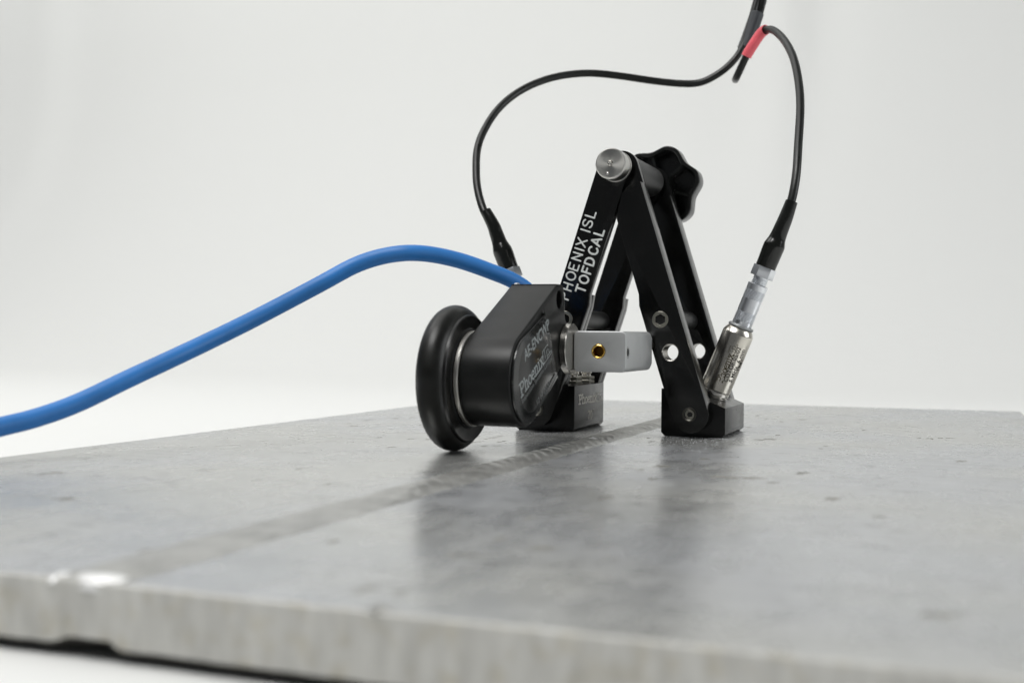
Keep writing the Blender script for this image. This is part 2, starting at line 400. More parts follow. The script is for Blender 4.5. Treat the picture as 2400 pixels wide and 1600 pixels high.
PITS = [(13.4, 0.5, 2.24, 2.4), (17.0, 4.4, 2.6, 2.92), (16.6, 26.2, 0.91, 2.66), (-1.1, 61.4, 1.37, 2.46), (71.2, 39.4, 0.9, 1.61), (74.5, 38.9, 0.72, 2.14), (76.1, 37.6, 0.72, 4.26), (79.2, 43.6, 1.27, 2.18), (82.4, 45.3, 1.64, 1.97), (-10.2, 139.6, 0.56, 4.85), (-2.4, 116.9, 0.43, 4.48), (47.1, 71.7, 0.78, 2.47), (14.2, 122.9, 1.74, 2.26), (7.2, 103.3, 0.84, 2.13), (-156.6, -15.4, 1.45, 2.55), (-100.5, -91.3, 1.2, 2.1), (-121.6, -60.2, 0.98, 2.05), (-166.7, 15.6, 0.97, 2.32), (-165.4, -3.9, 0.84, 2.15), (-108.4, -59.4, 1.13, 2.04), (-160.9, 34.3, 2.0, 1.98), (-157.2, 42.8, 1.42, 2.04), (-134.5, 4.8, 0.75, 2.18), (-101.5, -57.8, 0.97, 1.64), (-81.9, -61.4, 1.74, 1.98), (-80.8, -57.0, 1.12, 1.61), (-82.7, -39.6, 1.5, 2.18), (-82.8, -45.9, 0.82, 1.7), (-82.3, -33.0, 1.18, 1.8), (-73.8, -55.3, 0.96, 1.62), (-72.4, -73.3, 1.23, 1.86), (-68.9, -69.7, 1.39, 1.51), (-73.4, -51.1, 0.81, 1.65), (-90.0, -37.1, 1.01, 1.42), (-27.6, -12.7, 0.68, 2.35), (-22.7, -26.6, 0.75, 2.2), (-2.2, -120.2, 0.91, 2.2), (1.6, -108.1, 2.68, 3.51), (24.6, -128.3, 3.74, 3.07), (31.7, -127.0, 3.11, 2.56), (8.6, -81.0, 1.43, 2.67), (57.7, -161.1, 1.64, 3.24), (43.5, -107.5, 1.3, 3.38), (38.8, -134.3, 1.45, 1.95), (6.7, -141.4, 1.46, 2.42), (-94.7, -163.3, 0.87, 2.36), (-69.2, -191.5, 0.45, 2.31), (-112.0, -241.3, 2.98, 2.85), (-150.2, -202.4, 2.33, 3.14), (-168.0, -193.4, 0.48, 2.54), (-167.4, -169.4, 0.52, 1.96), (-187.2, -141.1, 0.84, 1.17), (-90.2, -191.5, 0.34, 2.37), (3.0, -249.8, 0.76, 3.18), (14.5, -255.9, 2.51, 2.54), (-25.2, -265.8, 1.07, 2.47), (0.4, -301.5, 1.01, 2.77), (6.8, -301.4, 0.86, 2.47), (8.9, -312.4, 1.37, 1.93), (3.7, -268.3, 2.73, 1.54), (-0.6, -222.8, 1.22, 2.27), (5.3, -183.3, 1.61, 2.98), (-50.8, -288.2, 1.54, 1.74), (-46.8, -274.1, 2.04, 2.37), (-44.8, -259.3, 1.73, 2.02), (85.5, -283.1, 2.23, 1.72), (70.7, -187.1, 1.48, 1.67), (87.0, -49.0, 1.47, 2.9), (40.3, -15.1, 0.82, 1.76), (40.0, -26.2, 0.96, 1.68)]
def steel_plate():
    root = empty("steel_plate", (-40, -30, -TH), "thick grey steel plate with a raised weld running across its top", "plate")
    # corner points: near left, near right, far right, far left
    nl, nr, fr, fl = (-194.5, -313.5), (130, -315), (117, 251), (-195.5, 233)
    ch = .9
    # body: ring sections z levels with chamfered top rim
    def outline(ins, k=1):
        P = []
        def seg(a, b, n):
            for i in range(n):
                t = i/n; P.append(Vector((a[0]+(b[0]-a[0])*t, a[1]+(b[1]-a[1])*t)))
        seg(nl, nr, 160); seg(nr, fr, 40); seg(fr, fl, 40); seg(fl, nl, 60)
        c = Vector((-38, -35)); out = []
        for p in P:
            j = .35*noise.noise(Vector((p.x*.11, p.y*.11, 3)))+.16*noise.noise(Vector((p.x*.6, p.y*.6, 5)))
            q = p.copy()
            if p.y < -312: q.y += ins+j*k
            elif p.x > 116.5: q.x -= ins+j*k
            elif p.x < -193.9: q.x += ins+j*k
            else: q.y -= ins+j*k
            if p == P[0]: q.x += ins
            out.append(q)
        return out
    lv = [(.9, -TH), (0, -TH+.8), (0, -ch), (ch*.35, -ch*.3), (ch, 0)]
    V, F = [], []; n = None
    for ins, z in lv:
        O = outline(ins); n = len(O)
        for p in O:
            zz = z
            if z < -TH+.9 and p.y < -300:      # chipped lower rim near the weld root
                d = 0
                if -49.8 < p.x < -37.2: d = 1.25*min(1, (p.x+49.8)/3.5, (-37.2-p.x)/1.0)
                zz += max(0, d)+.25*abs(noise.noise(Vector((p.x*.12, 0, 0))))
            V.append(Vector((p.x, p.y, zz)))
    V2 = list(V)
    for j in range(len(lv)-1):
        for i in range(n):
            k = (i+1) % n; F.append([j*n+i, j*n+k, (j+1)*n+k, (j+1)*n+i])
    F = [f for f in F if True]
    mesh("plate_edge", (V, F[n:]), M_EDGE, root, 30, fix=False)
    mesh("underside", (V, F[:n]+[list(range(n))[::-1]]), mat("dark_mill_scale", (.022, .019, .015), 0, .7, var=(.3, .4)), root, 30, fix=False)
    top = [V[(len(lv)-1)*n+i]+Vector((0, 0, 0)) for i in range(n)]
    mesh("top_face", (top, [list(range(n))]), M_PLATE, root, 30, fix=False)
    # weld bead: overlapping curved ripples
    xs = 34; Y0, Y1 = -313.2, 242; dy = .3; ny = int((Y1-Y0)/dy)
    V, F = [], []
    for j in range(ny+1):
        y = Y0+j*dy
        near = max(.5, min(1, (y+300)/130)); sharp = max(0.0, min(1, (y+215)/110))
        wl = -51.0+1.1*noise.noise(Vector((1, y*.06, 0)))+.7*noise.noise(Vector((1, y*.3, 0)))
        wr = -36.0+.8*noise.noise(Vector((9, y*.06, 0)))+.8*noise.noise(Vector((9, y*.35, 0)))
        for i in range(xs+1):
            t = i/xs; x = wl+(wr-wl)*t; s = 2*t-1
            e = max(0, 1-abs(s)**(3.5 if s > 0 else 2.2))
            p = (y+11*t+13*t*t+2.0*noise.noise(Vector((x*.16, y*.08, 2))))/(7.6+1.5*noise.noise(Vector((0, y*.02, 7))) if False else 7.6)
            fr_ = p-math.floor(p)
            rip = .5*(1-fr_)**1.3*min(1, fr_/.12)+(.06+.11*sharp*max(0, min(1, (y+80)/50)))*math.sin(p*18.85+2*t)
            h = e*(.22+.33*near+rip*(1.0*sharp+.12))+(.05+.12*(1-sharp))*noise.noise(Vector((x*.35, y*.12, 0)))*e
            if y < -303: h *= max(0.05, (y+312)/9)
            V.append(Vector((x, y, (h if 0 < i < xs else -.12)+.01)))
    for j in range(ny):
        for i in range(xs):
            a = j*(xs+1)+i; F.append([a, a+1, a+xs+2, a+xs+1])
    M_WELD = mat("weld_metal", (.38, .378, .36), .6, .36, bump=(.9, .03), var=(.1, .28), rvar=(.25, .05))
    mesh("weld_bead", (V, F), M_WELD, root, 75, fix=False)
    # ground-off scoop where the weld meets the near edge, its shine painted near-white
    def cap_spot(cx, hw, z1, dz, mtl):
        V, F = [], []; nx = 24; nz = 9
        for j in range(nz+1):
            for i in range(nx+1):
                q = 2*i/nx-1; k = math.sqrt(max(0, 1-q*q)); t = (j-2)/(nz-2)
                if j < 2: V.append(Vector((cx+hw*q, -308.6-(.9*j), -.3+(.3+z1*k)*j*.5)))
                else: V.append(Vector((cx+hw*q, -310.6-(1.6+2.2*k)*math.sin(1.5708*t)**.8, z1*(.35+.65*k)-(.25+dz*k)*(1-math.cos(1.5708*t))-.35*t*(1-k))))
        for j in range(nz):
            for i in range(nx): a = j*(nx+1)+i; F.append([a, a+1, a+nx+2, a+nx+1])
        mesh("ground_spot", (V, F), mtl, root, 60, fix=False)
    M_WHITENED = mat("whitened_steel", (.93, .93, .92), .3, .3, var=(.3, .1))  # base colour whitened to paint the light reflected by the ground spots
    cap_spot(-42.2, 4.8, .7, 1.9, M_WHITENED); cap_spot(-50.2, 1.2, .3, .9, M_WHITENED)
    # weld root under the plate, on which it rests
    mesh("weld_root", tube([Vector((-43.5, y, -11.6)) for y in (-303, -200, -50, 100, 240)], 1.2, 10), bpy.data.materials["sawn_steel_edge"], root)
    # pits and rolled-in marks
    rng = random.Random(11); V, F = [], []
    for (x, y, rx, ry) in PITS:
        n = 26; k0 = len(V); ph = rng.random()*9
        for i in range(n):
            a = 2*math.pi*i/n; r = 1+1.0*noise.noise(Vector((math.cos(a)*2.2, math.sin(a)*2.2, ph)))
            V.append(Vector((x+rx*r*math.cos(a), y+ry*r*math.sin(a), .012)))
        V.append(Vector((x, y, .02)))
        for i in range(n): F.append([k0+i, k0+(i+1) % n, k0+n])
    o = mesh("pit_marks", (V, F), mat("dark_pits", (.26, .255, .235), .4, .45, var=(.5, .5)), root, 60, fix=False)
    tagk(o, None, None, None, "stuff")
    # near-white sliver laid on the bead beside the left shoe
    mesh("pale_sliver", tube([Vector((-44.6, -36.5, 1.12)), Vector((-42.6, -37.6, 1.3)), Vector((-40.6, -38.4, 1.12))], [.1, .42, .1], 8), bpy.data.materials["whitened_steel"], root)
    return root
steel_plate()

# metal dust
def dust():
    rng = random.Random(5); V, F = [], []
    def flake(x, y, r):
        k = len(V); a = rng.random()*6.28; t = rng.uniform(-.5, .5)
        for i in range(3): q = a+i*2.1+rng.uniform(-.4, .4); V.append(Vector((x+r*math.cos(q), y+r*math.sin(q), .02+r*.5*(1+math.sin(q)*t))))
        V.append(Vector((x, y, .02+r*.9)))
        F.extend([[k, k+1, k+3], [k+1, k+2, k+3], [k+2, k, k+3]])
    for _ in range(620):
        x = rng.uniform(-27, 4); y = -2.5-60*rng.random()**1.9; flake(x, y, rng.uniform(.07, .24))
    for _ in range(60):
        x = rng.uniform(-85, -55); y = rng.uniform(-30, -2); flake(x, y, rng.uniform(.05, .16))
    for _ in range(110):
        x = rng.uniform(-180, 90); y = rng.uniform(-180, 120)
        if not -53 < x < -34: flake(x, y, rng.uniform(.04, .12))
    o = mesh("metal_dust", (V, F), mat("dust", (.75, .77, .8), .2, .4), None, 20, fix=False)
    tagk(o, "fine pale dust flecks scattered on the steel plate around the black shoes", "dust", None, "stuff")
dust()

# ================================================================== scanner frame
HX, HZ = -42.9, 107.45
def leg_shape(side):
    """side +1: right leg, -1: left leg. returns point(s,t): s down from hinge, t outward"""
    if side > 0: d = Vector((.2984, -.9544)); n = Vector((.9544, .2984))
    else: d = Vector((-.3083, -.9513)); n = Vector((-.9513, .3083))
    return lambda s, t: (HX+d.x*s+n.x*t, HZ+d.y*s+n.y*t)
def leg_loop(side):
    P = leg_shape(side); L = []
    if side > 0: out, inn, inl, cs, ct, cr, tt, tr, s1, s2 = 7.45, -6.0, -7.15, 102.9, .35, 7.0, .72, 6.75, 51.5, 56
    else:        out, inn, inl, cs, ct, cr, tt, tr, s1, s2 = 7.7, -5.15, -6.3, 103.3, 1.05, 6.9, 1.2, 6.45, 51.5, 56
    for i in range(19):                               # top arc
        a = math.pi*i/18; L.append(P(-tr*math.sin(a), tt-tr*math.cos(a)))
    L.append(P(97, out-.12))
    for i in range(1, 17):                            # bottom arc
        a = math.pi*i/17; L.append(P(cs+cr*math.sin(a), ct+cr*math.cos(a)))
    L += [P(97, inl+.2), P(s2, inl), P(s1, inn)]
    return L
def arm(name, side, front, root):
    P = leg_shape(side); full = leg_loop(side)
    y0 = -9.0 if front else 42.15
    if side > 0:            # full depth up to the notch below the hinge, then a half-depth lap behind
        hole = circle(*P(77.2, -.4), 3.45, 40); Lp = leg_shape(-1)
        lower = [P(8.9, 7.45), P(97, 7.33)]+full[20:][:-1]+[P(51.5, -6.0), P(19.9, -6.0), Lp(9.5, -5.35), P(8.9, 2.2)]
        lap = full[:19]+[P(30, 7.39), P(30, -5.94)]
        g = join(xf(prism([lower, hole], 9.0, .14), XZ(y0)), xf(prism([lap], 4.4, .1), XZ(y0+4.55)))
    else:                   # half depth above, full depth below the step
        hole = circle(*P(77.2, .9), 3.45, 40)
        lower = [P(53, 7.7), P(97, 7.58)]+full[20:-2]+[P(57, -6.1), P(52, -5.3)]
        g = join(xf(prism([full, hole], 4.5, .08), XZ(y0)), xf(prism([lower, hole], 4.5, .08), XZ(y0+4.5)))
    return mesh(name, g, M_ANOD, root, 30)
scanner = empty("scanner_frame", (-44, 21, 0), "black A-shaped scanner frame with two hinged legs standing on the steel plate", "scanner")
a_lf = arm("front_arm", -1, True, scanner); a_rf = arm("front_arm", 1, True, scanner)
a_lr = arm("rear_arm", -1, False, scanner); a_rr = arm("rear_arm", 1, False, scanner)
a_lf["label"] = "left front arm with white lettering"
# engraved lettering on the left front arm, reading upward
Lp = leg_shape(-1)
def arm_map(geo):
    def f(p):
        x, z = Lp(-p.x, p.y); return Vector((x, -9.02-p.z, z))
    return xf(geo, f)
gl = []
for ch, s in (('P', -56.75), ('H', -52.95), ('O', -48.75), ('E', -44.4), ('N', -40.25), ('I', -35.9), ('X', -34.4), ('I', -28.0), ('S', -26.35), ('L', -22.15)):
    gl.append(text_strokes(ch, 3.95, .33, .10, s, 2.35)[0])
for ch, s in (('T', -52.2), ('O', -48.35), ('F', -43.95), ('D', -40.5), ('C', -36.1), ('A', -32.3), ('L', -27.95)):
    gl.append(text_strokes(ch, 3.8, .40, .11, s, -3.3)[0])
mesh("engraved_lettering", arm_map(join(*gl)), M_WHITE, a_lf, 60)
# bare metal linings of the round holes
for side, par in ((-1, a_lf), (1, a_rf), (-1, a_lr), (1, a_rr)):
    P = leg_shape(side); c = P(77.2, -.4) if side > 0 else P(77.2, .9); y0 = -9 if par in (a_lf, a_rf) else 42.15
    mesh("hole_lining", xf(ringgeo([(3.42, .25), (3.12, .5), (3.08, 8.6), (3.42, 8.8)], 40), axisY(c[0], c[1], y0)), M_RING, par)
# hinge
mesh("hinge_cap", xf(lathe([(.35, -17.45), (.6, -17.55), (1.2, -17.7), (5.3, -18.0), (5.75, -17.9), (6.15, -17.5), (6.15, -11.2), (5.6, -10.9), (5.6, -10.4), (6.3, -10.3), (6.3, -9.0)], 72), axisY(HX, HZ)), M_TURN, scanner, 25)
cap = bpy.data.objects["hinge_cap"]
mesh("centre_dimple", xf(ringgeo([(.55, -17.75), (.85, -18.02), (1.15, -17.78)], 32), axisY(HX-.15, HZ+.1)), M_RING, cap)
mesh("centre_dimple", xf(lathe([(.05, -18.25), (.5, -18.05), (.7, -17.8)], 24), axisY(HX-1.1, HZ-3.9)), M_RING, cap)
mesh("hinge_tube", xf(lathe([(6.55, .03), (6.55, 42.1)], 64), axisY(HX+.2, HZ)), M_ROD, scanner, 25)
mesh("hinge_washer", xf(lathe([(6.0, 51.2), (6.0, 53.6)], 48), axisY(HX, HZ)), M_BOLT, scanner)
# knob
def star(k, n=120, ph=12.5):
    P = []
    for i in range(n):
        a = 2*math.pi*i/n; c = math.cos(6*(a-rad(ph)))
        cc = c if c < .55 else .55+.28*math.sin((c-.55)/.45*1.2)
        r = 17.75+1.5*cc - k
        P.append((r*math.cos(a), r*math.sin(a)))
    return P
knob = mesh("knob", join(xf(prism([star(0), star(2.1)[::-1]], 9.0, .55, 3), axisY(HX, HZ, 60)),
                         xf(prism([star(.9)], 3.2, .7, 3), axisY(HX, HZ, 68.2)),
                         xf(lathe([(5.0, 53.7), (5.4, 54.2), (6.6, 61.5), (6.6, 67)], 48), axisY(HX, HZ))), M_KNOB, scanner, 40)
for k in range(6):
    a = rad(42.5+60*k); c, s_ = math.cos(a), math.sin(a)
    g = box(5.5, 14.6, -.55, .55, 60.9, 67)
    mesh("knob_rib", xf(g, lambda p: Vector((HX+p.x*c-p.y*s_, p.z, HZ+p.x*s_+p.y*c))), M_KNOB, knob)
# spacer rods, screws
def hexloop(r, a0=30): return [(r*math.cos(rad(a0+60*i)), r*math.sin(rad(a0+60*i))) for i in range(6)]
def screw(x, z, y, r, hr, par, shiny, rot=0):
    g = xf(prism([circle(0, 0, r, 40), hexloop(hr, 30+rot)[::-1]], 1.6, .22), axisY(x, z, y-.25))
    o = mesh("socket_screw", g, shiny, par, 30)
    mesh("hex_socket", xf(prism([hexloop(hr+.05, 30+rot)], .3, .02), axisY(x, z, y+.75)), M_BOLTDK, o)
    return o
for x in (-24.4, -64.0):
    mesh("spacer_rod", xf(lathe([(4.0, .05), (4.0, 42.1)], 40), axisY(x, 46.5)), M_ROD, scanner, 25)
    screw(x, 46.52, -9, 3.3, 2.2, scanner, M_BOLT, 0)
def low_screw(x, z):
    o = mesh("pivot_screw", xf(ringgeo([(2.85, -9.25), (2.45, -9.35), (1.75, -8.9), (1.75, -8.3), (2.95, -8.3)], 40), axisY(x, z)), M_BOLTDK, scanner, 30)
    mesh("hex_socket", xf(prism([circle(0, 0, 1.9, 30), hexloop(1.15, 10)[::-1]], .5, .08), axisY(x+.25, z+.05, -9.05)), M_BOLT, o, 30)
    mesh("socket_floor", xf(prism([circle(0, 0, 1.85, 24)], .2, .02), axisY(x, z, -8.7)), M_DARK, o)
low_screw(-12.4, 9.5); low_screw(-75.6, 9.5)
# wedge shoes
def shoe(side):
    mx = (lambda x: x) if side > 0 else (lambda x: -88.2-x)
    P = [(-25.8, 1.5, .05), (-24.2, 0, .05), (-1.6, 0, .05), (0, 1.5, .05), (0, 11.77, .1), (-18.2, 19, .3), (-25.8, 19, .1)]
    P = [(mx(p[0]), p[1]) for p in P]
    if side < 0: P = P[::-1]
    return mesh("wedge_shoe", xf(prism([P], 42, .16, 2), XZ(0)), M_SHOE, scanner, 25)
sh_r = shoe(1); sh_l = shoe(-1)
sh_l["label"] = "left shoe engraved with a maker's logo and 70 degrees"
# etched print on the shoe's right-hand face
th_, bx_, L_ = logo(3.7, .30, .04, gap=.06, sx=1.28)
k = 34.8/L_
def shoe_map(y, z, kx=1.0): return lambda p: Vector((-62.34+p.z, y+p.x*kx, z+p.y))
mesh("etched_logo", xf(join(th_, bx_), shoe_map(5.8, 11.3, k)), M_ETCH, sh_l, 60)
g7 = bfont("70", 3.7, .06, .09, 1.3); 
mesh("etched_angle", join(xf(g7, shoe_map(18.6, 4.2)), xf(ringgeo([(.32, .03), (.32, -.03), (.56, -.03), (.56, .03)], 20), shoe_map(26.9, 7.5))), M_ETCH, sh_l, 60)
# water nipples with two nuts on the shoe tops
for (x, y) in ((-63.6-2.2, 27.0), (-66.6, 11.5), (-21.9, 27.0), (-21.9, 11.5)):
    V = Vector((x, y, 0))
    f = lambda p: Vector((x+p.x, y+p.y, p.z))
    o = mesh("nipple", xf(lathe([(1.9, 19), (1.9, 23.2), (2.3, 23.6), (2.3, 26.5), (1.2, 27)], 24), f), M_RING, scanner)
    for z in (19.3, 21.0):
        mesh("hex_nut", xf(prism([hexloop(3.5, 8)], 1.35, .2, 2, z), f), M_BOLT, o, 30)

# ================================================================== probes
def build_probe(label, group):
    root = empty("ultrasonic_probe", (0, 0, 0), label, "probe", group)
    body = mesh("probe_body", lathe([(6.0, 2.95), (6.35, 3.3), (6.35, 27.6), (6.2, 28.1), (5.35, 29.9), (5.0, 30.2)], 80), M_STEEL, root, 25, True)
    mesh("base_flange", lathe([(5.1, -.6), (5.1, .1), (5.95, .35), (5.95, .75), (5.2, .95), (5.2, 1.25), (6.25, 1.5), (6.25, 2.3), (6.0, 2.9)], 80), M_RING, root, 25, True)
    mesh("o_ring", ringgeo([(4.6+.72*math.cos(a), 30.9+.72*math.sin(a)) for a in [i*math.pi/6 for i in range(12)]], 64), M_ORING, root, 60, True)
    # plug: smooth and knurled bands
    pr = [(4.0, 30.6), (4.12, 31.2), (4.12, 33.3)]
    def rings(z0, z1, n, r0, r1):
        q = []
        for i in range(n):
            a = z0+(z1-z0)*i/n; d = (z1-z0)/n
            q += [(r0, a+d*.1), (r1, a+d*.35), (r1, a+d*.65), (r0, a+d*.9)]
        return q
    mesh("plug_body", lathe(pr+[(3.9, 33.4), (3.9, 37.2), (4.1, 37.3), (4.1, 43.0), (3.9, 43.1), (3.9, 46.6), (4.15, 46.7), (4.15, 49.2), (3.9, 49.4), (3.0, 49.5)], 72), M_SATIN, root, 25, True)
    def knurl(z0, z1):
        V, F = [], []; n = 96; prof = [(3.85, z0)]+rings(z0, z1, 7, 3.95, 4.24)+[(3.85, z1)]
        for r, z in prof:
            for i in range(n):
                a = 2*math.pi*i/n; V.append(Vector(((r-(.1 if i % 2 and r > 4 else 0))*math.cos(a), (r-(.1 if i % 2 and r > 4 else 0))*math.sin(a), z)))
        for j in range(len(prof)-1):
            for i in range(n): k_ = (i+1) % n; F.append([j*n+i, j*n+k_, (j+1)*n+k_, (j+1)*n+i])
        return V, F
    for a, b in ((33.45, 37.15), (43.15, 46.55)): mesh("knurled_band", knurl(a, b), M_SATIN, root, 20, True, fix=False)
    mesh("threaded_neck", lathe([(2.9, 49.3)]+rings(49.4, 51.9, 4, 2.85, 3.2)+[(3.1, 52), (3.1, 52.8)], 48), M_SATIN, root, 25, True)
    mesh("hex_nut", prism([hexloop(4.75, 12)], 4.4, .18, 2, 52.6), M_SATIN, root, 25, True)
    # dark marking wrapped round the body
    def wrap(geo, phi0, s0, hgt):
        # text u runs up the axis; text v (letter height) runs towards the left
        def f(p):
            a = phi0-(p.y-hgt/2)/6.36; r = 6.41+p.z
            # angle measured from -Y towards +X
            return Vector((r*math.sin(a), -r*math.cos(a), s0+p.x))
        return xf(geo, f)
    ink = []
    def line(s, h, phi, s0, s1, bold=0.02):
        g = bfont(s, h, .02, bold); k_ = (s1-s0)/width(g)
        ink.append(wrap(([Vector((v.x*k_, v.y, v.z)) for v in g[0]], g[1]), phi, s0, h))
    VA = rad(10.5)
    line("CDTOF 05/02", 1.95, VA+rad(22.5), 8.0, 23.2, .03)
    line("5 MHz  6 mm", 1.75, VA+rad(43.5), 8.4, 22.9, .05)
    line("1981", 1.6, VA+rad(61), 13.5, 18.6, .05)
    mesh("marking", join(*ink), M_INK, body, 60, True, fix=False)
    th, bx, L = logo(2.6, .17, .02, gap=.06, sx=1.0)
    k_ = 16.8/L
    sxl = lambda g: ([Vector((v.x*k_, v.y, v.z)) for v in g[0]], g[1])
    mesh("logo_marking", join(wrap(sxl(th), VA+rad(1), 7.2, 2.9), wrap(sxl(bx), VA+rad(1), 7.2, 2.9)), M_INKO, body, 60, True, fix=False)
    return root
PG = "cylindrical probes screwed into the shoes"
pr_r = build_probe("stainless cylindrical probe with dark marking, on the right-hand shoe", PG)
TILT = math.atan(.398)
pr_r.location = Vector((-9.37, 21, 15.5))*S; pr_r.rotation_euler = (0, TILT, 0)
def copy_tree(o, parent=None):
    c = o.copy(); COL.objects.link(c)
    if parent: c.parent = parent
    for ch in list(o.children): copy_tree(ch, c)
    return c
pr_l = copy_tree(pr_r)
pr_l.location = Vector((-88.2+9.37, 21, 15.5))*S; pr_l.rotation_euler = (0, -TILT, 0)
pr_l["label"] = "probe on the left shoe, mostly hidden behind the wheel encoder"

# ================================================================== wheel encoder
EY, EZ = -93.6, 25.0
enc = empty("wheel_encoder", (-65, EY, 0), "black wheel encoder with rubber tyred wheel and silver mounting bar, left of the frame", "encoder")
tyre_p = []
for i in range(28):
    a = 2*math.pi*i/28; tyre_p.append((19.75+5.25*math.cos(a), -75.1+5.2*math.sin(a)))
wheel = mesh("wheel_hub", xf(lathe([(21.0, -80), (21.5, -79.6), (21.75, -70.2), (21.55, -69.5), (21.2, -69.3), (20.7, -69.5), (17.2, -69.6), (16.6, -69.0), (5, -69.0)], 96), axisX(EY, EZ)), M_HUB, enc, 28)
mesh("tyre", xf(ringgeo(tyre_p, 112), axisX(EY, EZ)), M_RUBBER, enc, 60)
mesh("bearing_ring", xf(ringgeo([(12, -68.9), (16.2, -68.9), (16.35, -68.7), (16.35, -67.6), (16.1, -67.3), (12, -67.3)], 96), axisX(EY, EZ)), M_RINGDK, enc, 28)
# housing profile in (Y, Z)
HP = []
a_up = rad(116.0); a_dn = rad(116.0+180)
tang_up = (EY+16*math.cos(a_up), EZ+16*math.sin(a_up))
a_dn = rad(-64.5)
cir = [(EY+16*math.cos(a_up+(2*math.pi-(a_up-a_dn))*i/40*1.0), EZ+16*math.sin(a_up+(2*math.pi-(a_up-a_dn))*i/40)) for i in range(41)]
rest = roundpoly([(-50.5, 28.9, 3), (-42.3, 31, 6), (-41.2, 38.5, 4), (-45.5, 44, 3.5), (-52.8, 45.2, 3), (-53.2, 52, 3), (-55.2, 58.5, 2.6), (-62.3, 58.4, .25)], 6)
HP = cir+rest
hous = mesh("housing", xf(prism([HP, circle(-59.4, 52.9, 3.3, 36)[::-1]], 18.0, .7, 3), YZ(-67.2)), M_HOUS, enc, 30)
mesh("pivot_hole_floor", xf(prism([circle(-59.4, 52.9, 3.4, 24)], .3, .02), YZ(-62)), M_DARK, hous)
# label plate
t1 = rad(116); 
LC = [(EY+14.6*math.cos(t1+(2*math.pi-(t1-a_dn))*i/30), EZ+14.9*math.sin(t1+(2*math.pi-(t1-a_dn))*i/30)) for i in range(31)]
LPP = LC+roundpoly([(-62.6, 24.2, 1.6), (-65.2, 27.6, .8), (-71.6, 39.5, 1), (-77.2, 45.8, 1), (-78.6, 48.2, .5)], 4)
M_PANEL = mat("black_print_panel", (.0015, .0016, .0015), 0, .2)
lab = mesh("label_plate", xf(prism([LPP], 1.0, .3, 3), YZ(-49.25)), M_LABEL, enc, 40)
cP = Vector((-83.5, 29.0))
mesh("print_panel", xf(prism([[tuple(cP+(Vector(q)-cP)*.80) for q in LPP]], .03, .005), YZ(-48.26)), M_PANEL, lab, 40)
XL = -48.2
def on_label(geo, y, z, y1, z1, sy=0.0, fit=True):
    """text u from (y,z) to (y1,z1)"""
    d = Vector((y1-y, z1-z)); L = d.length; d.normalize(); n = Vector((-d.y, d.x)); k_ = L/width(geo) if fit else 1
    return xf(geo, lambda p: Vector((XL+p.z, y+d.x*(p.x*k_)+n.x*p.y, z+d.y*(p.x*k_)+n.y*p.y)))
mesh("model_print", on_label(bfont("AE-ENCWP", 4.1, .04, .05), -97.4, 31.2, -73.0, 42.4), M_PRINT, lab, 60)
th, bx, L = logo(4.6, .29, .03, gap=.07)
g = join(th, bx)
mesh("logo_print", on_label(g, -100.9, 19.4, -70.6, 34.0), M_PRINT, lab, 60)
mesh("small_print", on_label(bfont("Inspection Systems Limited", 1.7, .04, .02), -99.9, 17.2, -69.9, 31.8), M_PRINTD, lab, 60)
mesh("serial_print", on_label(bfont("12 H 0200", 2.2, .04, .0), -85.6, 15.6, -71.8, 22.4), M_PRINTD, lab, 60)
# pivot disc and mounting bar
mesh("pivot_disc", xf(lathe([(5, -49.2), (9.1, -49.2), (9.35, -48.9), (9.35, -46.85), (9.1, -46.6), (4, -46.6)], 80), axisX(-51.0, 35.0)), M_RING, enc, 28)
bar = mesh("mounting_bar", xf(prism([rrect(-46.45, 26.7, -26.6, 41.65, 1.9), circle(-37.0, 34.2, 2.55, 36)[::-1]], 38.5, .45, 3), XZ(-51)), M_ALU, enc, 30)
bm = bmesh.new(); bm.from_mesh(bar.data)
off_ = bar.parent.location
bmesh.ops.bisect_plane(bm, geom=bm.verts[:]+bm.edges[:]+bm.faces[:], plane_co=(0, -14.6*S-off_.y, 0), plane_no=(0, 1, 0))
for v in bm.verts:
    if v.co.y+off_.y > -13.4*S:
        zc = 34.2*S-off_.z; v.co.z = zc+(v.co.z-zc)*.84
bm.to_mesh(bar.data); bm.free(); bar.data.set_sharp_from_angle(angle=rad(30))
ins = mesh("threaded_insert", xf(ringgeo([(2.55, -51.05), (2.3, -51.2), (1.95, -50.9)]+[(1.95-.12*(i % 2), -50.8+i*.35) for i in range(1, 24)]+[(2.5, -42)], 40), axisY(-37.0, 34.2)), M_BRASS, bar, 20)
mesh("insert_bore_shade", xf(lathe([(2.0, -46.6), (2.0, -46.2)], 24), axisY(-37.0, 34.2)), M_BRASSDK, ins)  # dark disc closing the bore, its depth shade painted on
sb = mesh("set_screw", xf(ringgeo([(1.3, -26.7), (2.05, -26.58), (2.15, -26.62), (1.4, -27.6)], 32), axisX(-48.2, 34.0)), M_RING, bar)
mesh("screw_hole_shade", xf(lathe([(1.5, -26.75), (1.5, -26.56)], 24), axisX(-48.2, 34.0)), M_DARK, sb)  # near-black disc on the side face paints the shade of a hole
mesh("mounting_stud", xf(lathe([(2.6, -12.6), (2.6, -9.05)], 24), axisY(-29.6, 36.5)), M_BOLT, enc)

